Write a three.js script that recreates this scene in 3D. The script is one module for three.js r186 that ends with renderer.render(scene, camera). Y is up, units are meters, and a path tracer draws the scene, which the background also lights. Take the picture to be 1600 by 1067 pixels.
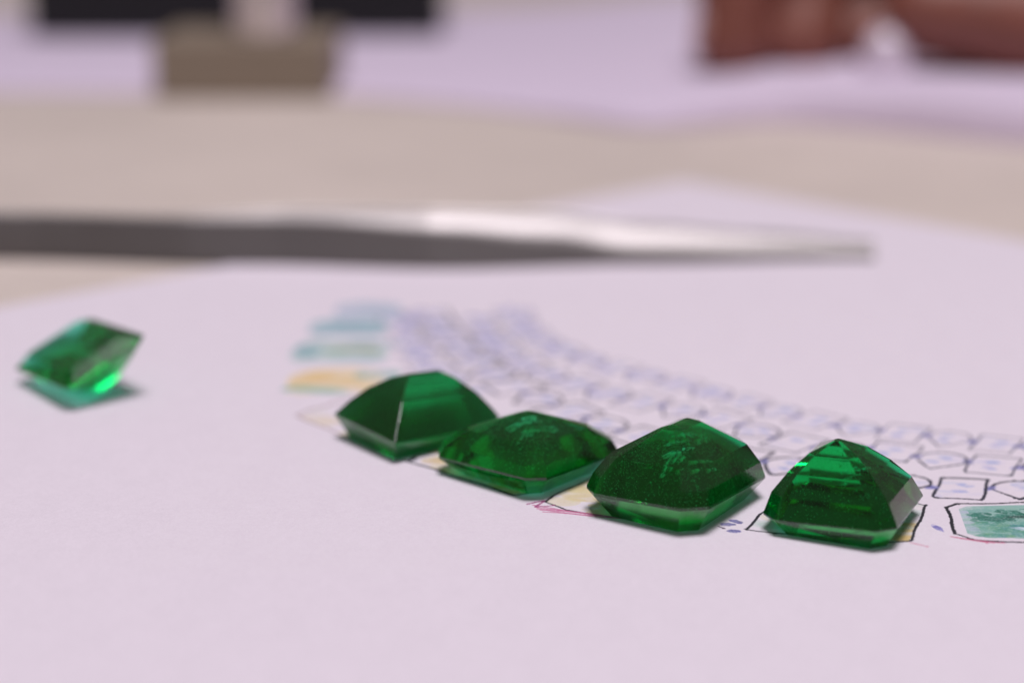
import * as THREE from 'three';
import { MarchingCubes } from 'three/addons/objects/MarchingCubes.js';
import { ConvexGeometry } from 'three/addons/geometries/ConvexGeometry.js';
import { RoundedBoxGeometry } from 'three/addons/geometries/RoundedBoxGeometry.js';
import { mergeVertices, mergeGeometries, toCreasedNormals } from 'three/addons/utils/BufferGeometryUtils.js';
import { RectAreaLightUniformsLib } from 'three/addons/lights/RectAreaLightUniformsLib.js';

// ---------------------------------------------------------------- camera, lamps, exposure
const MM = 0.001;                                   // everything below is measured in millimetres and stored in metres
const scene = new THREE.Scene();
const camera = new THREE.PerspectiveCamera(22, 1024 / 682, 0.004, 12);
camera.position.set(0, 50 * MM, 0);
camera.rotation.set(-15.6 * Math.PI / 180, 0, 0);
camera.focus = 0.1365;
camera.userData.fStop = 12.5;

const renderer = new THREE.WebGLRenderer({ antialias: true });
renderer.setSize(1024, 682);
renderer.toneMapping = THREE.LinearToneMapping;
renderer.toneMappingExposure = 1.0;
renderer.shadowMap.enabled = true;
RectAreaLightUniformsLib.init();
scene.background = new THREE.Color().setRGB(0.095, 0.08, 0.08);   // the dim, unlit surroundings

function lampPanel(x, y, z, w, h, tx, ty, tz, strength, tint, label) {
  const lamp = new THREE.Group();
  lamp.name = numbered('studio_lamp');
  lamp.position.set(x, y, z);
  lamp.lookAt(tx, ty, tz);
  lamp.userData = { label, category: 'lamp' };
  const back = new THREE.Mesh(new RoundedBoxGeometry(w + 0.04, h + 0.04, 0.03, 2, 0.008), new THREE.MeshStandardMaterial({ color: 0x222222, roughness: 0.7 }));
  back.name = 'housing'; back.position.z = -0.02;
  const glow = new THREE.Mesh(new THREE.PlaneGeometry(w, h), new THREE.MeshStandardMaterial({ color: 0x000000, emissive: new THREE.Color(...tint), emissiveIntensity: 0.6 }));
  glow.name = 'lamp_diffuser'; glow.position.z = 0.002;
  const light = new THREE.RectAreaLight(new THREE.Color(...tint), strength, w, h);
  light.name = 'lamp_light';
  light.position.z = 0.006; light.rotation.y = Math.PI;      // a RectAreaLight shines along its own -z
  lamp.add(back, glow, light);
  scene.add(lamp);
}

// ---------------------------------------------------------------- helpers
const taken = new Map();
function numbered(name) {
  const n = taken.get(name) ?? 0;
  taken.set(name, n + 1);
  return n ? `${name}_${String(n).padStart(3, '0')}` : name;
}
function rng(seed) { let a = seed >>> 0; return () => { a = (a + 0x6d2b79f5) | 0; let t = Math.imul(a ^ (a >>> 15), 1 | a); t = (t + Math.imul(t ^ (t >>> 7), 61 | t)) ^ t; return ((t ^ (t >>> 14)) >>> 0) / 4294967296; }; }
function thing(name, label, category, x = 0, y = 0, z = 0, group) {
  const o = new THREE.Group();
  o.name = numbered(name); o.position.set(x * MM, y * MM, z * MM);
  o.userData = { label, category };
  if (group) o.userData.group = group;
  scene.add(o);
  return o;
}
function part(name, geometry, material, parent, label) {
  const m = new THREE.Mesh(geometry, material);
  m.name = name; m.castShadow = m.receiveShadow = true;
  if (label) m.userData.label = label;
  parent.add(m);
  return m;
}
const mm = (g) => g.scale(MM, MM, MM);
function meshFrom(positions, indices, uvs) {
  const g = new THREE.BufferGeometry();
  g.setAttribute('position', new THREE.Float32BufferAttribute(positions, 3));
  if (uvs) g.setAttribute('uv', new THREE.Float32BufferAttribute(uvs, 2));
  g.setIndex(indices);
  return g;
}
// smooth tileable value noise
function noiseGrid(n, seed) {
  const r = rng(seed), g = new Float32Array(n * n);
  for (let i = 0; i < g.length; i++) g[i] = r();
  return (u, v) => {
    const x = ((u % 1) + 1) % 1 * n, y = ((v % 1) + 1) % 1 * n, i = Math.floor(x), j = Math.floor(y), a = x - i, b = y - j;
    const s = a * a * (3 - 2 * a), t = b * b * (3 - 2 * b), at = (p, q) => g[(q % n) * n + (p % n)];
    return (at(i, j) * (1 - s) + at(i + 1, j) * s) * (1 - t) + (at(i, j + 1) * (1 - s) + at(i + 1, j + 1) * s) * t;
  };
}
function noiseTexture(size, layers, seed, srgb, low = 0, high = 1, tint = [1, 1, 1]) {
  const fs = layers.map(([n, w], k) => [noiseGrid(n, seed + k * 77), w]), sum = layers.reduce((s, l) => s + l[1], 0);
  const d = new Uint8Array(size * size * 4);
  for (let j = 0; j < size; j++) for (let i = 0; i < size; i++) {
    let v = 0;
    for (const [f, w] of fs) v += f(i / size, j / size) * w;
    v = low + (high - low) * v / sum;
    for (let c = 0; c < 3; c++) d[(j * size + i) * 4 + c] = Math.max(0, Math.min(255, Math.round(255 * v * tint[c])));
    d[(j * size + i) * 4 + 3] = 255;
  }
  const t = new THREE.DataTexture(d, size, size);
  t.wrapS = t.wrapT = THREE.RepeatWrapping; t.magFilter = THREE.LinearFilter; t.minFilter = THREE.LinearMipmapLinearFilter; t.generateMipmaps = true;
  if (srgb) t.colorSpace = THREE.SRGBColorSpace;
  t.needsUpdate = true;
  return t;
}

lampPanel(0.08, 1.2, 0.04, 0.45, 0.45, 0.02, 0, -0.2, 19.7, [1.0, 0.945, 0.985], 'square soft lamp hanging straight above the table');

// ---------------------------------------------------------------- table
const tableGrain = noiseTexture(512, [[7, 3], [23, 2], [90, 1.5], [256, 2]], 5, true, 0.9, 1.0);
tableGrain.repeat.set(8, 8);
const tableMat = new THREE.MeshStandardMaterial({ color: new THREE.Color().setRGB(0.77, 0.67, 0.615), roughness: 0.55, map: tableGrain });
const table = part('table_top', new RoundedBoxGeometry(1.5, 0.03, 1.3, 2, 0.004), tableMat, scene);
table.position.set(0, -0.0151, -0.35);
table.userData = { kind: 'structure', label: 'plain beige table top under the paper sheets', category: 'table' };

// ---------------------------------------------------------------- the drawn sheet
const PAPER = '#ece2ee';
const paperBump = noiseTexture(512, [[60, 1], [128, 2], [256, 2]], 11, false);
const paperMap = noiseTexture(512, [[12, 1], [64, 1.4], [256, 3]], 17, true, 0.95, 1.0);
paperMap.repeat.set(1 / 22, 1 / 22);
const paperT = 0.12;
const corner = [27.1, -272.3], eL = [-0.733, 0.680], eR = [0.680, 0.733];
const pl = (u, v) => [corner[0] + eL[0] * u + eR[0] * v, corner[1] + eL[1] * u + eR[1] * v];
const hole = { x0: -27, x1: 49, z0: -197, z1: -117 };

// the drawing: a fan of stones in ink and watercolour
function drawNecklace() {
  const N = 2048, cv = document.createElement('canvas');
  cv.width = cv.height = N;
  const c = cv.getContext('2d'), r = rng(42);
  const sx = N / (hole.x1 - hole.x0), sz = N / (hole.z1 - hole.z0), X = (x) => (x - hole.x0) * sx, Z = (z) => (z - hole.z0) * sz;
  c.fillStyle = PAPER; c.fillRect(0, 0, N, N);
  const g = () => (r() + r() + r() - 1.5) / 1.5;
  // a pen stroke: a row of small grains of ink that follow the line and waver
  function ink(pts, width, color, alpha, closed) {
    const p = closed ? [...pts, pts[0]] : pts;
    c.fillStyle = color;
    let ph = r() * 6, amp = width * 0.35;
    for (let k = 0; k + 1 < p.length; k++) {
      const [ax, az] = p[k], [bx, bz] = p[k + 1], len = Math.hypot(bx - ax, bz - az), n = Math.ceil(len * 60), nx = -(bz - az) / len, nz = (bx - ax) / len;
      const press = 0.75 + 0.5 * r();
      for (let i = 0; i <= n; i++) {
        const t = i / n, wob = amp * Math.sin(ph + t * len * 1.1) * 0.6;
        const x = ax + (bx - ax) * t + nx * (wob + g() * width * 0.34), z = az + (bz - az) * t + nz * (wob + g() * width * 0.34);
        c.globalAlpha = alpha * (0.45 + 0.55 * r()) ;
        c.beginPath(); c.arc(X(x), Z(z), width * press * sx * (0.12 + 0.17 * r()), 0, 7); c.fill();
      }
      ph += len * 1.1;
      if (r() < 0.7) { c.globalAlpha = alpha * 0.8; for (let q = 0; q < 5; q++) { c.beginPath(); c.arc(X(bx + g() * width * 0.5), Z(bz + g() * width * 0.5), width * sx * (0.2 + 0.2 * r()), 0, 7); c.fill(); } }
    }
    c.globalAlpha = 1;
  }
  const inside = (x, z, p) => { let s = false; for (let i = 0, j = p.length - 1; i < p.length; j = i++) if ((p[i][1] > z) !== (p[j][1] > z) && x < (p[j][0] - p[i][0]) * (z - p[i][1]) / (p[j][1] - p[i][1]) + p[i][0]) s = !s; return s; };
  // watercolour: many thin overlapping dabs clipped to an outline, then pigment grains
  function wash(poly, colors, count, size, alpha, stretch = 2.2) {
    c.save();
    c.beginPath(); poly.forEach(([x, z], k) => (k ? c.lineTo(X(x), Z(z)) : c.moveTo(X(x), Z(z)))); c.closePath(); c.clip();
    const xs = poly.map((p) => p[0]), zs = poly.map((p) => p[1]), x0 = Math.min(...xs), x1 = Math.max(...xs), z0 = Math.min(...zs), z1 = Math.max(...zs);
    for (let k = 0; k < count; k++) {
      const x = x0 + (x1 - x0) * r(), z = z0 + (z1 - z0) * r();
      if (!inside(x, z, poly)) continue;
      c.fillStyle = colors[Math.floor(r() * colors.length)];
      c.globalAlpha = alpha * (0.3 + 0.9 * r());
      c.beginPath(); c.ellipse(X(x), Z(z), size * sx * stretch * (0.4 + r()), size * sz * (0.4 + r()), (r() - 0.5) * 0.7, 0, 7); c.fill();
    }
    for (let k = 0; k < count * 14; k++) {
      const x = x0 + (x1 - x0) * r(), z = z0 + (z1 - z0) * r();
      c.fillStyle = r() < 0.55 ? colors[Math.floor(r() * colors.length)] : PAPER;
      c.globalAlpha = 0.22 * r();
      c.beginPath(); c.arc(X(x), Z(z), sx * (0.03 + 0.06 * r()), 0, 7); c.fill();
    }
    c.restore(); c.globalAlpha = 1;
  }
  const blob = (x, z, rx, rz, a, n = 14) => Array.from({ length: n }, (_, k) => { const t = k / n * 2 * Math.PI, q = 0.8 + 0.35 * r(), u = Math.cos(t) * rx * q, v = Math.sin(t) * rz * q; return [x + u * Math.cos(a) - v * Math.sin(a), z + u * Math.sin(a) + v * Math.cos(a)]; });

  // three rows of small stones, squares and pears in turn, from the right edge of the picture to the far end
  const rows = [
    { p: [[46, -133.9], [40.6, -134.1], [35.8, -134.4], [26.6, -137.8], [22.4, -140.2], [15.5, -144.3], [10.3, -148.6], [5.9, -153.6], [2.4, -158.5], [-0.6, -163.7], [-3.2, -170.3], [-6.8, -180.0], [-9.7, -190.7]], step: 4.75, w: 4.0, h: 4.6, pen: 0.37, ink: '#363644', first: 0 },
    { p: [[44.8, -138.8], [40.4, -139.8], [36.5, -141.2], [32.6, -143.3], [27.2, -144.3], [22.9, -147.4], [19.6, -151.7], [15.4, -155.1], [11.5, -157.9], [8.0, -161.4], [5.0, -164.5], [0.6, -171.2], [-2.4, -180.0], [-4.7, -190.7]], step: 4.3, w: 3.7, h: 4.4, pen: 0.3, ink: '#4a4a5c', first: 1 },
    { p: [[46.2, -144.2], [42.1, -145.4], [38.5, -146.8], [34.6, -148.4], [30.7, -149.7], [27.0, -152.5], [23.4, -155.9], [20.1, -159.3], [16.6, -162.8], [10.9, -168.3], [5.9, -174.1], [2.1, -181.2], [0.0, -191.3]], step: 4.05, w: 3.4, h: 4.2, pen: 0.25, ink: '#5c5c72', first: 1 },
    { p: [[-4.5, -161], [-7.2, -166.8], [-9.2, -173.2], [-11.2, -181.3], [-12.6, -190.2]], step: 4.6, w: 3.6, h: 4.4, pen: 0.26, ink: '#5c5c72', first: 0 },
  ];
  for (const row of rows) {
    const cur = new THREE.CatmullRomCurve3(row.p.map(([x, z]) => new THREE.Vector3(x, 0, z))), len = cur.getLength();
    for (let k = 0; k * row.step < len; k++) {
      const t = Math.min(1, k * row.step / len), o = cur.getPointAt(t), d = cur.getTangentAt(t).negate();
      const far = Math.min(1, Math.max(0, (-o.z - 150) / 30));
      const w = row.w / 2 * (0.94 + 0.12 * r()), h = row.h / 2 * (0.94 + 0.12 * r()), jx = g() * 0.12, jz = g() * 0.12;
      const at = (u, v) => [o.x + jx + d.x * u - d.z * v * -1 * -1 + d.x * v * -0.22 * -1 * -1, o.z + jz + d.z * u + d.x * v];
      const square = (k + row.first) % 2 === 0;
      let outline;
      if (square) { const q = 0.16; outline = [[-w + q, -h], [w - q, -h], [w, -h + q], [w, h - q], [w - q, h], [-w + q, h], [-w, h - q], [-w, -h + q]].map(([u, v]) => at(u * (1 + 0.05 * g()), v * (1 + 0.05 * g()))); }
      else { outline = []; for (let i = 0; i < 22; i++) { const a = i / 22 * 2 * Math.PI, m = Math.sin(a) > 0 ? 1 - 0.72 * Math.sin(a) : 1 + 0.12 * Math.sin(a) ** 2; outline.push(at(w * 1.12 * Math.cos(a) * m, h * (Math.sin(a) > 0 ? 1.05 : 0.9) * Math.sin(a))); } }
      wash(outline, ['#c9c6ea', '#d6d0ee', '#bfc6ea', PAPER], 10, 0.5, 0.25);
      if (far > 0.2) wash(outline, ['#b4aedb', '#a9a9d8', '#c2bce2'], 16, 0.6, 0.3 * far);
      const [bx, bz] = at(g() * w * 0.4, -h * 0.3), [dx, dz] = at(g() * w * 0.4, h * 0.3);
      wash(blob(bx, bz, w * 0.4, h * 0.2, r()), ['#8fa4dc', '#9aa6de', '#b0b6e2'], 14, 0.3, 0.35);
      if (r() < 0.8) wash(blob(dx, dz, w * 0.4, h * 0.2, r()), ['#8fa4dc', '#a6a4dc', '#b8bce6'], 14, 0.3, 0.3);
      ink(outline, row.pen, row.ink, 0.95 - 0.1 * far, true);
      if (square) ink([outline[0], outline[1]], row.pen * 0.7, row.ink, 0.5, false);
      // the small violet claw between this stone and the next
      const e = at(-row.step * 0.5, h * 0.2 * g());
      wash(blob(e[0], e[1], 0.42, 0.75, 0.5 + r()), ['#7f7fc4', '#8f8ccb', '#6c6fb0'], 22, 0.25, 0.5);
      ink([[e[0] - 0.3, e[1] - 0.5], [e[0] + 0.35, e[1] + 0.55]], 0.2, '#5b5b96', 0.5, false);
    }
  }
  // the outer row: large step-cut stones
  const dark = '#26262e';
  const box2 = [[-19.8, -153.3], [-18.8, -155], [-13.5, -160.2], [-11.5, -160], [-3.2, -151], [-10.3, -143.4], [-12, -144]];
  wash(box2, ['#dcc48a', '#e2cf9c', '#d6dcc0'], 60, 0.8, 0.22); ink(box2, 0.3, '#7a5a58', 0.5, true);
  const box3 = [[-8.8, -140.8], [-8.3, -142], [-2.6, -147.6], [7, -139.6], [1.6, -133.2], [0.2, -132.7]];
  wash(box3, ['#dcc282', '#d2b56c', '#e0cc98'], 150, 0.8, 0.42); ink(box3, 0.34, dark, 0.85, true);
  ink([[-10.2, -140.6], [-8.2, -141.2]], 0.3, '#5a5a74', 0.6, false);
  const box4 = [[2.6, -131.2], [3.4, -132.6], [6.6, -136.8], [18.6, -133.2], [14.6, -126], [13, -125.7], [4.2, -129.4]];
  wash(box4, ['#dcc68c', '#d4bc7a', '#e4d4a6'], 140, 0.8, 0.4); ink(box4, 0.3, dark, 0.8, true);
  for (let k = 0; k < 5; k++) ink([[1.6 + k * 0.2, -130.4 + 0.35 * k], [9.2 + k * 0.5, -127.3 + 0.1 * k]], 0.32, '#c86a96', 0.32, false);
  ink([[1.2, -130.6], [2.6, -131.4], [1.9, -130.1], [3.3, -130.4]], 0.3, '#a04a7e', 0.6, false);
  const box5 = [[17.9, -125.3], [19.4, -128.4], [21, -130.6], [31.6, -131.4], [32.8, -130.4], [30, -123], [28.1, -122.7], [20, -124.5]];
  wash(box5, ['#9fc4b8', '#b7cfc2', '#ded0a6'], 80, 0.8, 0.28);
  wash([[28.2, -123.2], [30.2, -127], [31.4, -126.4], [29.7, -122.7]], ['#d8b878', '#e0c48a'], 40, 0.5, 0.35);
  ink(box5, 0.3, dark, 0.8, true);
  for (const [x, z] of [[16.6, -126.3], [16.9, -124.9], [17.3, -126.9]]) wash(blob(x, z, 0.6, 0.35, r()), ['#7672b6', '#4f4f80'], 24, 0.25, 0.5);
  ink([[15.8, -125.9], [16.2, -125.5]], 0.25, '#43304a', 0.7, false);
  ink([[29.8, -122.6], [31, -121.8]], 0.25, '#d889a4', 0.4, false);
  const box6 = [[33.7, -124.3], [34.3, -129.9], [35.4, -130.7], [47.5, -131.4], [48.2, -130], [48, -122], [47, -121.2], [34.7, -123.2]];
  const in6 = [[34.6, -124.4], [35.2, -129.6], [36, -130.2], [47.3, -130.9], [47.6, -130], [47.4, -122.3], [35.3, -123.8]];
  wash(in6, ['#86b8ae', '#9fc4ba', '#70a8a0'], 170, 0.9, 0.36);
  for (let k = 0; k < 26; k++) { const x = 36.2 + 10.5 * r(), z = -129.6 + 2.4 * r(); wash(blob(x, z, 0.8 + 0.9 * r(), 0.4 + 0.4 * r(), 0.5 * g()), ['#347868', '#245e50', '#468a7a'], 18, 0.3, 0.45, 1.4); }
  for (let k = 0; k < 9; k++) { const x = 38.4 + 7.5 * r(), z = -128.6 + 0.9 * r(); wash(blob(x, z, 0.7 + 0.7 * r(), 0.25 + 0.25 * r(), 0.4 * g()), ['#24463f', '#1f5044'], 14, 0.25, 0.36, 1.4); }
  for (let k = 0; k < 30; k++) { const x = 36.0 + 10.8 * r(), z = -126.8 + 2.9 * r(); wash(blob(x, z, 0.8 + 1.0 * r(), 0.4 + 0.4 * r(), 0.6 * g()), ['#4b9282', '#62a492', '#78b0a0', '#3d8486', '#70a884'], 18, 0.35, 0.42, 1.4); }
  wash(blob(39.6, -125.2, 1.6, 0.5, 0.3), ['#cfe0ee', '#b8cde0', '#dfe6f2'], 26, 0.35, 0.6);
  wash([[34.7, -124.5], [35.1, -129.2], [35.8, -129.4], [35.7, -124.1]], ['#d5d0ea', '#c9c6e4'], 16, 0.3, 0.3);
  ink(box6, 0.36, dark, 0.85, true);
  for (let k = 0; k < 3; k++) ink([[33.2 + k * 0.3, -123.9 + k * 0.25], [35.6 + k * 0.6, -122.6]], 0.28, '#c8557e', 0.4, false);
  wash(blob(32.6, -125.6, 0.3, 0.9, -0.3), ['#7f7cc8', '#6f6cb8'], 24, 0.2, 0.5);
  // the far end of the outer row, in yellow and blue-green
  const slab = (x, z, w, h, a) => Array.from({ length: 26 }, (_, k) => { const t = k / 26 * 2 * Math.PI, q = 1 + 0.1 * g(), p = (v) => Math.sign(v) * Math.abs(v) ** 0.55, u = p(Math.cos(t)) * w * q, v = p(Math.sin(t)) * h * q + 0.05 * (p(Math.cos(t)) * w) ** 2; return [x + u * Math.cos(a) - v * Math.sin(a), z + u * Math.sin(a) + v * Math.cos(a)]; });
  const base = (p, color, alpha) => { c.globalAlpha = alpha; c.fillStyle = color; c.beginPath(); p.forEach(([x, z], k) => (k ? c.lineTo(X(x), Z(z)) : c.moveTo(X(x), Z(z)))); c.fill(); c.globalAlpha = 1; };
  const y1 = slab(-17.2, -164.6, 5.0, 4.2, -0.16);
  base(y1, '#ecd9b0', 0.4);
  wash(y1, ['#e8c88a', '#ead0a0', '#f0dcb4', PAPER], 90, 1, 0.26); wash(slab(-18.2, -165, 3.6, 1.4, 0), ['#e6c080', '#e8c890'], 36, 0.7, 0.24); wash(slab(-18.8, -161.4, 3.4, 1.0, 0.2), ['#86b8a8', '#94c0b2'], 50, 0.5, 0.34); wash(slab(-13.4, -166.6, 2.4, 1.2, 0), ['#86b4ae', '#94bcb6'], 40, 0.5, 0.4);
  const y2 = slab(-17.9, -175.4, 5.0, 4.3, -0.03);
  base(y2, '#a8c6c6', 0.6);
  wash(y2, ['#a4c4c8', '#b2ced0', '#c4d8d0', PAPER], 80, 1, 0.28); wash(slab(-16.6, -175.6, 3.0, 1.2, 0), ['#aab292', '#bac2a4'], 40, 0.6, 0.3); wash(slab(-21.2, -174.8, 1.4, 2.4, 0), ['#86b0b8', '#7aa6b0'], 40, 0.5, 0.34); wash(slab(-15, -178.0, 3.6, 0.8, 0), ['#8cb0bc'], 30, 0.5, 0.34);
  const y3 = slab(-17.8, -184.8, 4.2, 3.4, 0.02);
  base(y3, '#8cb4be', 0.6);
  wash(y3, ['#86b0bc', '#98bcc6', '#a8c4d0', PAPER], 90, 0.9, 0.32); wash(slab(-17, -185, 2.6, 1.2, 0), ['#74a8ae', '#7aa2b6'], 30, 0.6, 0.34);
  const y4 = slab(-16.2, -192.0, 3.8, 3.0, 0.05);
  base(y4, '#a2b8cc', 0.6);
  wash(y4, ['#9ab4c8', '#a6bcd2', '#b2c0d8', PAPER], 80, 0.9, 0.3);
  // the same faint mottle as on the rest of the sheet
  const im = c.getImageData(0, 0, N, N), px = im.data, nd = paperMap.image.data;
  for (let j = 0; j < N; j++) for (let i = 0; i < N; i++) {
    const x = hole.x0 + (i + 0.5) / sx, z = hole.z0 + (j + 0.5) / sz, u = ((x / 22) % 1 + 1) % 1, v = ((-z / 22) % 1 + 1) % 1, k = nd[(Math.floor(v * 512) * 512 + Math.floor(u * 512)) * 4], o = (j * N + i) * 4;
    const m = k / 255;
    px[o] *= m; px[o + 1] *= m; px[o + 2] *= m;
  }
  c.putImageData(im, 0, 0);
  const tex = new THREE.CanvasTexture(cv);
  tex.colorSpace = THREE.SRGBColorSpace; tex.magFilter = THREE.LinearFilter; tex.anisotropy = 8;
  return tex;
}
{
  const sheet = thing('paper_sheet', 'large pale lavender paper sheet with a necklace drawing, under the green stones', 'paper', 0, 0, 0);
  const s = new THREE.Shape([pl(0, 0), pl(0, 297), pl(210, 297), pl(210, 0)].map(([x, z]) => new THREE.Vector2(x, -z)));
  s.holes.push(new THREE.Path([[hole.x0, hole.z0], [hole.x0, hole.z1], [hole.x1, hole.z1], [hole.x1, hole.z0]].map(([x, z]) => new THREE.Vector2(x, -z))));
  const eg = new THREE.ExtrudeGeometry(s, { depth: paperT, bevelEnabled: false });
  eg.rotateX(-Math.PI / 2); eg.translate(0, -paperT + 0.13, 0); mm(eg);
  const b1 = paperBump.clone(); b1.repeat.set(1 / 20, 1 / 20); b1.needsUpdate = true;
  part('blank_paper', eg, new THREE.MeshStandardMaterial({ color: PAPER, map: paperMap, roughness: 0.85, bumpMap: b1, bumpScale: 0.00003 }), sheet);
  const pg = new THREE.PlaneGeometry(hole.x1 - hole.x0, hole.z1 - hole.z0);
  pg.rotateX(-Math.PI / 2); pg.translate((hole.x0 + hole.x1) / 2, 0.13, (hole.z0 + hole.z1) / 2); mm(pg);
  const b2 = paperBump.clone(); b2.repeat.set((hole.x1 - hole.x0) / 20, (hole.z1 - hole.z0) / 20); b2.needsUpdate = true;
  part('necklace_drawing', pg, new THREE.MeshStandardMaterial({ map: drawNecklace(), roughness: 0.85, bumpMap: b2, bumpScale: 0.00003 }), sheet, 'ink and watercolour drawing of rows of small stones and larger green and yellow ones');
}
const TOP = 0.131;                                   // the upper face of the drawn sheet

// ---------------------------------------------------------------- emeralds
const emeraldMat = (clear, haze) => new THREE.MeshPhysicalMaterial({ color: 0xffffff, roughness: haze, clearcoat: 0.4, clearcoatRoughness: haze > 0.25 ? 0.12 : 0.02, specularIntensity: 0.12, transmission: 1, thickness: 0.008, ior: 1.58, attenuationColor: new THREE.Color().setRGB(...clear), attenuationDistance: 0.005 });
const featherMat = new THREE.MeshStandardMaterial({ color: new THREE.Color().setRGB(0.6, 0.92, 0.68), roughness: 0.3, side: THREE.DoubleSide });
const speckMat = new THREE.MeshStandardMaterial({ color: new THREE.Color().setRGB(0.25, 0.78, 0.42), roughness: 0.8 });
function octagon(a, b, k, y) { return [[a - k, y, b], [a, y, b - k], [a, y, k - b], [a - k, y, -b], [k - a, y, -b], [-a, y, k - b], [-a, y, b - k], [k - a, y, b]]; }
function stoneLevels(p) {
  const [a, b, kf, hc, ti, gt, H, d1, h1, d2, h2, d3, h3, rl, ox, oz] = p, m = Math.min(a, b), L = [], y0 = hc + gt;
  L.push(octagon(a - ti, b - ti, kf * m * (1 - ti / m), 0));
  L.push(octagon(a, b, kf * m, hc), octagon(a, b, kf * m, y0));
  const shift = (o, f) => o.map(([x, y, z]) => [x + ox * f, y, z + oz * f]);
  for (const [d, h] of [[d1, h1], [d2, h2], [d3, h3]]) L.push(shift(octagon(a - d * m, b - d * m, kf * m * (1 - d * 0.85), y0 + h * H), h));
  const e = 0.05 * m;
  L.push(shift(a <= b ? octagon(e, b - m + rl * m, e / 2, y0 + H) : octagon(a - m + rl * m, e, e / 2, y0 + H), 1));
  return L;
}
function stoneGeometry(p, turn, flat) {
  const L = stoneLevels(p).map((o) => o.map((v) => new THREE.Vector3(...v).applyMatrix4(turn))), pos = [], idx = [];
  const low = Math.min(...L.flat().map((v) => v.y));
  if (flat) L[0].forEach((v) => { v.y = low; });      // the table facet lies flat on the paper
  L.flat().forEach((v) => pos.push(v.x, v.y - low, v.z));
  for (let k = 0; k + 1 < L.length; k++) for (let i = 0; i < 8; i++) { const a = k * 8 + i, b = k * 8 + (i + 1) % 8, c = a + 8, d = b + 8; idx.push(a, b, c, b, d, c); }
  for (let i = 1; i < 7; i++) { idx.push(0, i + 1, i); const o = (L.length - 1) * 8; idx.push(o, o + i, o + i + 1); }
  const g = meshFrom(pos, idx).toNonIndexed();
  g.computeVertexNormals();
  return [mm(g), -low];
}
const featherShape = (seed) => {                     // a healed crack: ragged little mirrors scattered over a gently curved sheet
  const r = rng(seed), pos = [], idx = [];
  for (let k = 0; k < 34; k++) {
    const a = r() * 6.28, q = Math.sqrt(r()), cx = Math.cos(a) * q, cz = Math.sin(a) * q * 0.8, cy = 0.22 * Math.sin(cx * 2 + seed) + 0.06 * (r() - 0.5), s = 0.04 + 0.24 * r() * r();
    const n = 5, base = pos.length / 3, tx = (r() - 0.5) * 0.9, tz = (r() - 0.5) * 0.9, st = 1 + 1.5 * r(), an = r() * 3;
    for (let i = 0; i < n; i++) { const t = i / n * 6.28, m = s * (0.6 + 0.7 * r()), u = Math.cos(t) * m * st, v = Math.sin(t) * m, x = u * Math.cos(an) - v * Math.sin(an), z = u * Math.sin(an) + v * Math.cos(an); pos.push(cx + x, cy + x * tx + z * tz, cz + z); }
    for (let i = 1; i < n - 1; i++) idx.push(base, base + i + 1, base + i);
  }
  const g = meshFrom(pos, idx); g.computeVertexNormals(); return mm(g);
};
const feathers = [1, 2, 3, 4].map(featherShape);
const speckGeo = mm(new THREE.IcosahedronGeometry(0.5, 0));
function emerald({ p, x, z, yaw, rx = 0, rz = 0, flat = true, clear, haze = 0.15, label, flakes = [], specks = 40, seed = 1 }) {
  const t = thing('emerald', label, 'gemstone', x, TOP, z, 'loose step cut green stones on the drawing');
  const m = new THREE.Matrix4().makeRotationY(yaw).multiply(new THREE.Matrix4().makeRotationX(rx)).multiply(new THREE.Matrix4().makeRotationZ(rz));
  const [g, lift] = stoneGeometry(p, m, flat);
  part('cut_stone', g, emeraldMat(clear, haze), t);
  const r = rng(seed), [a, b, , hc, , gt, H] = p;
  const place = (u, v, h) => new THREE.Vector3(u * a, hc + gt + h * H, v * b).applyMatrix4(m).add(new THREE.Vector3(0, lift, 0)).multiplyScalar(MM);
  flakes.forEach(([u0, v0, h0, size, ax, ay, az, flat = 0.5], k) => {
    const h = h0 * 0.72, room = 0.85 * (1 - h), u = u0 * room, v = v0 * room;     // well inside the stone
    const f = part('feather', feathers[k % 4], featherMat, t);
    f.position.copy(place(u, v, h)); f.rotation.set(ax, ay, az); f.scale.set(size, size, size * flat);
  });
  const inst = new THREE.InstancedMesh(speckGeo, speckMat, specks), o = new THREE.Object3D();
  for (let i = 0; i < specks; i++) {
    const h = r() * 0.85 - 0.12, room = 0.78 * (1 - Math.max(0, h) * 0.95), big = r() < 0.01, s = big ? 0.08 + 0.08 * r() : 0.03 + 0.04 * r();
    o.position.copy(place((2 * r() - 1) * room, (2 * r() - 1) * room, h)); o.rotation.set(r() * 6, r() * 6, r() * 6); o.scale.set(s * (0.6 + 1.4 * r()), s * 0.5, s); o.updateMatrix(); inst.setMatrixAt(i, o.matrix);
  }
  inst.name = 'inclusion_specks'; inst.userData.kind = 'stuff';
  t.add(inst);
  return t;
}
const deep = [0.01, 0.58, 0.22], mid = [0.012, 0.68, 0.26];
emerald({ p: [4.552, 6.344, 0.158, 0.885, 1.309, 0.15, 3.715, 0.254, 0.326, 0.445, 0.542, 0.8, 0.906, 0.06, 0, 0], x: -41.795, z: -161.237, yaw: 3.803, rx: 3.211, rz: 0.411, flat: false, clear: [0.03, 0.8, 0.38], seed: 11, label: 'green cut stone lying alone at the far left, tilted on its side', flakes: [[-0.2, 0.1, 0.2, 1.0, 0.6, 0.2, 0.5], [0.3, -0.2, 0.1, 0.7, 1.2, 0.7, 0.2]], specks: 1800 });
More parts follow.
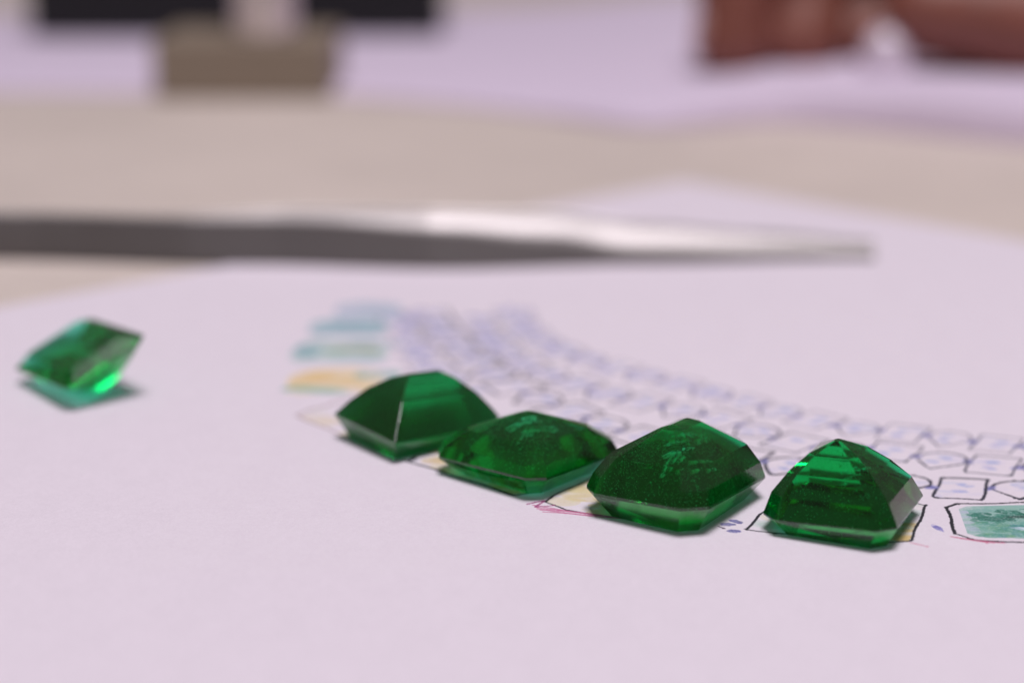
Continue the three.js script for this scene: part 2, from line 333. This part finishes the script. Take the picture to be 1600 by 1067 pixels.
emerald({ p: [6.049, 4.534, 0.012, 1.125, 1.1, 0.12, 4.236, 0.205, 0.327, 0.438, 0.628, 0.743, 0.89, 0.04, 0.036, -0.048], x: -8.17, z: -147.045, yaw: 0.686, rx: 0.032, rz: -0.078, clear: deep, haze: 0.28, seed: 12, label: 'smooth dark green stone behind the others in the row, beside the yellow painted patch', flakes: [[0.35, -0.2, 0.45, 0.8, 0.9, 0.3, 0.2]], specks: 2600 });
emerald({ p: [5.869, 5.902, 0.2, 1.239, 1.7, 0.2, 3.427, 0.07, 0.262, 0.329, 0.605, 0.803, 0.911, 0.041, 0.063, -0.064], x: 1.384, z: -138.455, yaw: 0.856, rx: -0.037, rz: -0.031, clear: mid, haze: 0.11, seed: 13, label: 'flattest green stone of the row, full of tiny bright flecks above its bright rim', flakes: [[-0.1, 0.15, 0.75, 0.9, 0.9, 0.4, 0.3, 0.35], [0.3, 0.2, 0.25, 0.5, 1.1, 0.2, 0.9], [-0.35, 0.3, 0.3, 0.55, 0.4, 0.9, 0.5], [0.05, 0.35, 0.4, 1.1, 0.8, 0.3, 0.3, 0.5], [-0.2, -0.1, 0.6, 1.2, 0.5, 0.7, 0.2, 0.5]], specks: 3200 });
emerald({ p: [6.441, 5.352, 0.291, 1.37, 1.3, 0.233, 4.793, 0.07, 0.232, 0.253, 0.55, 0.818, 0.95, 0.04, 0.141, 0.296], x: 13.041, z: -130.659, yaw: 0.987, rx: -0.042, rz: -0.048, clear: mid, haze: 0.17, seed: 14, label: 'largest green stone, with wispy bright cracks near its top, second from the right', flakes: [[-0.6, 0.4, 0.6, 1.1, 0.9, 0.5, 0.5, 0.3], [-0.5, 0.2, 0.75, 0.7, 0.7, 0.2, 0.4, 0.3], [0.4, 0.3, 0.6, 1.0, 1.2, 0.9, 0.2, 0.3], [0.6, 0.1, 0.45, 0.7, 1.0, 1.2, 0.7, 0.4], [-0.2, 0.5, 0.2, 0.8, 0.6, 0.1, 0.4, 0.3], [0.1, 0.2, 0.8, 0.7, 0.5, 0.3, 0.2, 0.4], [-0.5, 0.3, 0.35, 0.9, 0.7, 0.8, 0.5, 0.4], [0.55, -0.1, 0.3, 0.9, 0.9, 0.6, 0.3, 0.4]], specks: 3200 });
emerald({ p: [5.318, 5.15, 0.247, 1.125, 1.0, 0.121, 5.099, 0.124, 0.311, 0.368, 0.612, 0.634, 0.848, 0.04, -0.153, -0.429], x: 25.602, z: -126.688, yaw: 1.121, rx: -0.054, rz: -0.021, clear: mid, haze: 0.1, seed: 15, label: 'clear step cut green stone with a sharp grey side facet, rightmost of the row', flakes: [[-0.1, 0.3, 0.55, 0.8, 1.4, 0.2, 0.1, 0.3], [-0.2, 0.2, 0.4, 0.5, 0.6, 0.4, 0.5]], specks: 1000 });

// ---------------------------------------------------------------- tweezers
{
  const t = thing('tweezers', 'long steel tweezers lying on their edge behind the stones', 'tweezers', 0, 0, 2);
  const steel = new THREE.MeshStandardMaterial({ color: new THREE.Color().setRGB(0.34, 0.315, 0.315), metalness: 1, roughness: 0.45, bumpMap: noiseTexture(256, [[64, 1], [128, 1]], 21, false), bumpScale: 0.000004 });
  const lerp = (tab, x) => { let i = 0; while (i < tab.length - 2 && x > tab[i + 1][0]) i++; const [xa, a] = tab[i], [xb, b] = tab[i + 1], q = Math.min(1, Math.max(0, (x - xa) / (xb - xa))); return a + (b - a) * q * q * (3 - 2 * q); };
  const zf = [[-125, -226], [-66, -221], [-32, -217.3], [-8, -214.6], [16, -216.6], [46, -219]];
  const ridge = [[-125, 4.9], [-66, 5.3], [-24, 5.2], [-8, 4.4], [4, 3.1], [16, 1.2], [37, 0.5], [46, 0.4]];
  const bev = [[-125, 0.5], [-50, 0.6], [-24, 1.7], [-8, 3.2], [4, 4.6], [16, 5.0], [32, 4.0], [46, 2.6]];
  const gap = [[-125, 0], [-52, 0], [-20, 3.2], [4, 2.4], [28, 0.3], [46, 0.1]];
  const arm = (sections) => {
    const pos = [], idx = [], n = sections[0].length;
    sections.forEach((s) => s.forEach((v) => pos.push(...v)));
    for (let k = 0; k + 1 < sections.length; k++) for (let i = 0; i < n; i++) { const a = k * n + i, b = k * n + (i + 1) % n, c = a + n, d = b + n; idx.push(a, c, b, b, c, d); }
    for (const o of [0, (sections.length - 1) * n]) for (let i = 1; i < n - 1; i++) o ? idx.push(o, o + i + 1, o + i) : idx.push(o, o + i, o + i + 1);
    return toCreasedNormals(mm(meshFrom(pos, idx)), 0.35);
  };
  const front = [], rear = [];
  for (let k = 0; k <= 60; k++) {
    const x = -125 + 171 * k / 60, z = lerp(zf, x), r = lerp(ridge, x), w = lerp(bev, x), y0 = 0.2, t = r * 0.24;   // the outer face leans back
    const sec = [[x, y0, z + t], [x, y0 + r, z]];
    let q = 0, d = 0;
    for (let i = 0; i < 6; i++) { const an = 1.12 - 0.15 * i; q += w / 6 * Math.sin(an); d += w / 6 * Math.cos(an); sec.push([x, y0 + r + q, z - d]); }   // a bevel that rounds over to the top
    sec.push([x, y0 + r + q - 0.3, z - d - 0.5], [x, y0 + r * 0.7, z - Math.max(1.3, d + 0.3)], [x, y0, z - 1.2 + t]);
    front.push(sec);
    const zb = z - Math.max(1.35, d + 0.55) - lerp(gap, x), top = y0 + r + q - 0.35;
    rear.push([[x, y0, zb], [x, top - 0.3, zb], [x, top, zb - 0.25], [x, top - 0.3, zb - 1.2], [x, y0, zb - 1.2]]);
  }
  part('arm', arm(front), steel, t); part('arm', arm(rear), steel, t);
}

// ---------------------------------------------------------------- loose sheet at the back, its front edge curling down to the table
const sheetH = (x) => 1.4 + 6.4 / (1 + Math.exp(-(x - 36) / 15));
{
  const edge = [[-260, -392], [-150, -382], [-110, -377.6], [-76, -374.5], [-38, -371], [-13, -358], [6, -343], [24, -327], [36, -330], [49, -335], [66, -327], [90, -309], [120, -297], [180, -290], [260, -290]];
  const cur = new THREE.CatmullRomCurve3(edge.map(([x, z]) => new THREE.Vector3(x, 0, z)));
  const pos = [], idx = [], uv = [], nu = 120, nv = 26;
  for (let i = 0; i <= nu; i++) {
    const o = cur.getPoint(i / nu);
    for (let j = 0; j <= nv; j++) {
      const s = j <= 16 ? 4 * (j / 16) ** 2 : 4 + (j - 16) / 10 * 1, q = Math.min(1, s / 4), back = -566 - 0.12 * o.x + 6 * Math.sin(o.x / 40);
      const z = j <= 16 ? o.z - s : o.z - 4 + (back - o.z + 4) * (j - 16) / 10, H = sheetH(o.x);
      pos.push(o.x, 0.15 + H * Math.sqrt(1 - (1 - q) ** 2) + (j > 16 ? 0.4 * Math.sin(o.x / 23 + z / 31) * (j - 16) / 10 : 0), z); uv.push(o.x / 20, z / 20);
    }
  }
  const n = nv + 1;
  for (let i = 0; i < nu; i++) for (let j = 0; j < nv; j++) { const a = i * n + j, b = a + n; idx.push(a, b, a + 1, b, b + 1, a + 1); }
  const g = mm(meshFrom(pos, idx, uv)); g.computeVertexNormals();
  const sh = part(numbered('paper_sheet'), g, new THREE.MeshStandardMaterial({ color: '#dfd0e6', roughness: 0.85, side: THREE.DoubleSide }), scene);
  sh.userData = { label: 'blurred lavender paper at the back with a wavy front edge, under the hand', category: 'paper' };
}

// ---------------------------------------------------------------- taupe block with a metal knob, and the black box behind it
{
  const t = thing('display_stand', 'taupe block with an upright pale metal knob, in front of the black box', 'stand', -56.3, 0, -367);
  const b = mm(new RoundedBoxGeometry(37, 12.4, 30, 2, 0.8)); b.translate(0, 6.3 * MM, -15 * MM);
  part('base_block', b, new THREE.MeshStandardMaterial({ color: new THREE.Color().setRGB(0.27, 0.215, 0.165), roughness: 0.6 }), t);
  const kn = mm(new THREE.LatheGeometry([[0, 0], [5.9, 0], [6.6, 0.7], [6.6, 15], [5.6, 16], [5.6, 22], [6.6, 23], [6.6, 32], [6, 33], [0, 33]].map(([x, y]) => new THREE.Vector2(x, y)), 40)); kn.translate(4.4 * MM, 12.5 * MM, -7.4 * MM);
  part('knob', kn, new THREE.MeshStandardMaterial({ color: new THREE.Color().setRGB(0.8, 0.72, 0.72), metalness: 0.8, roughness: 0.35 }), t);
  const box = thing('black_box', 'black box standing at the back, behind the taupe block', 'box', -74.5, 1.9, -478);
  const k = mm(new RoundedBoxGeometry(111, 34, 30, 2, 1.2)); k.translate(0, 17 * MM, -15 * MM);
  part('box_body', k, new THREE.MeshStandardMaterial({ color: 0x0c0c10, roughness: 0.45 }), box);
  const l = mm(new RoundedBoxGeometry(112.4, 9, 31.5, 2, 1.2)); l.translate(0, 38.6 * MM, -15 * MM);
  part('lid', l, new THREE.MeshStandardMaterial({ color: 0x101014, roughness: 0.4 }), box);
}

// ---------------------------------------------------------------- hand and the pale stone under it
{
  const ox = 100, oz = -415, oy = 4.2;
  const t = thing('person', 'person\'s hand resting on the back paper with curled fingers, cut off by the picture edge', 'person', 91, -0.2, -364);
  const F = [];
  const chain = (pts) => { for (let i = 0; i + 1 < pts.length; i++) F.push([pts[i], pts[i + 1]]); };
  // points: x, y, z, radius (mm); the fingers come from the right, arch over and touch down on the left
  chain([[107, 40, -428, 11], [74, 45, -430, 9.6], [57, 27, -425, 8.8], [55, 11.5, -421, 7.4]]);       // index
  chain([[109, 42, -448, 11], [84, 42, -446, 9.6], [73, 25, -433, 8.8], [70.5, 11.8, -424, 7.4]]);         // middle
  chain([[112, 40, -467, 10.5], [95, 40, -462, 9.0], [88, 24, -442, 8.2], [86, 11.5, -428, 7.0]]);     // ring
  chain([[117, 36, -484, 9.5], [107, 34, -478, 8.0], [102, 20, -456, 7.4], [100, 10.8, -438, 6.6]]);      // little
  chain([[150, 19, -428, 15], [130, 15, -408, 11.5], [111, 17.5, -403, 9.8], [91, 20, -406, 8.1]]);
  chain([[104, 13, -424, 8.5], [130, 13, -426, 12], [175, 16, -430, 14]]); chain([[112, 17, -438, 12], [170, 20, -448, 15]]); chain([[116, 17, -465, 11], [170, 20, -460, 15]]);      // thumb
  const palm = [[[112, 39, -432, 12], [158, 34, -440, 17]], [[116, 39, -452, 12], [160, 35, -452, 17]], [[120, 36, -474, 12], [160, 33, -464, 16]], [[158, 34, -452, 19], [200, 40, -460, 22]], [[200, 40, -460, 22], [260, 52, -475, 27]]];
  F.push(...palm);
  const x0 = 40, x1 = 240, n = 88, cs = (x1 - x0) / n, cx = (x0 + x1) / 2, cy = 42, cz = -448;
  const mc = new MarchingCubes(n, new THREE.MeshStandardMaterial(), false, false, 400000);
  mc.isolation = 0;
  const half = (x1 - x0) / 2;
  for (let k = 0; k < n; k++) for (let j = 0; j < n; j++) for (let i = 0; i < n; i++) {
    const x = cx + (i - n / 2) / (n / 2) * half, y = cy + (j - n / 2) / (n / 2) * half, z = cz + (k - n / 2) / (n / 2) * half;
    let sum = 0;
    for (const [[ax, ay, az, ar], [bx, by, bz, br]] of F) {
      const dx = bx - ax, dy = by - ay, dz = bz - az, h = Math.max(0, Math.min(1, ((x - ax) * dx + (y - ay) * dy + (z - az) * dz) / (dx * dx + dy * dy + dz * dz)));
      const d = Math.hypot(x - ax - dx * h, y - ay - dy * h, z - az - dz * h) - (ar + (br - ar) * h);
      sum += Math.exp(-d / 1.5);
    }
    mc.field[k * n * n + j * n + i] = 1.5 * Math.log(Math.max(sum, 1e-20));
  }
  mc.update();
  const cnt = mc.count, P = Array.from(mc.positionArray.slice(0, cnt * 3));
  for (let i = 0; i < P.length; i += 3) { P[i] = (P[i] * half + cx - ox) * MM; P[i + 1] = (P[i + 1] * half + cy) * MM; P[i + 2] = (P[i + 2] * half + cz - oz) * MM; }
  let g = new THREE.BufferGeometry();
  g.setAttribute('position', new THREE.Float32BufferAttribute(P, 3));
  g = mergeVertices(g, 1e-6); g.computeVertexNormals();
  const uv = []; for (let i = 0; i < g.attributes.position.count; i++) uv.push(g.attributes.position.getX(i) * 20, g.attributes.position.getY(i) * 20 + g.attributes.position.getZ(i) * 13);
  g.setAttribute('uv', new THREE.Float32BufferAttribute(uv, 2));
  const skin = new THREE.MeshPhysicalMaterial({ color: new THREE.Color().setRGB(0.27, 0.088, 0.06), roughness: 0.5, map: noiseTexture(256, [[9, 2], [30, 1], [90, 1]], 31, true, 0.86, 1), bumpMap: noiseTexture(256, [[60, 1], [128, 1]], 33, false), bumpScale: 0.0001 });
  part('hand_body', g, skin, t);
  const nailMat = new THREE.MeshPhysicalMaterial({ color: new THREE.Color().setRGB(0.55, 0.33, 0.29), roughness: 0.3 });
  const nail = mm(new THREE.SphereGeometry(1, 20, 14)); 
  for (const [x, y, z, ry, rz] of [[48.2, 14, -421, 0, 1.45], [64, 14.5, -424, 0, 1.45], [79.8, 14, -428, 0, 1.45], [94.2, 13, -438, 0, 1.45], [90, 27.6, -405, 0.2, 0.1]]) {
    const f = part('fingernail', nail, nailMat, t); f.position.set((x - ox) * MM, y * MM, (z - oz) * MM); f.rotation.set(0, ry, rz); f.scale.set(5.6, 1.1, 4.8);
  }
  const st = thing('pale_stone', 'small pale lavender polished stone under the arched fingers of the hand', 'stone', 75.2, 6.8, -354);
  const cab = mm(new THREE.LatheGeometry([[0, 0], [4.8, 0], [5.6, 0.8], [5.4, 3.5], [4.5, 6.6], [2.8, 8.8], [1.2, 9.6], [0, 9.8]].map(([x, y]) => new THREE.Vector2(x, y)), 40));
  part('polished_dome', cab, new THREE.MeshPhysicalMaterial({ color: new THREE.Color().setRGB(0.72, 0.62, 0.72), roughness: 0.2, clearcoat: 0.6 }), st);
}

scene.traverse((o) => { if (o.isMesh) { o.castShadow = true; o.receiveShadow = true; } });
renderer.render(scene, camera);
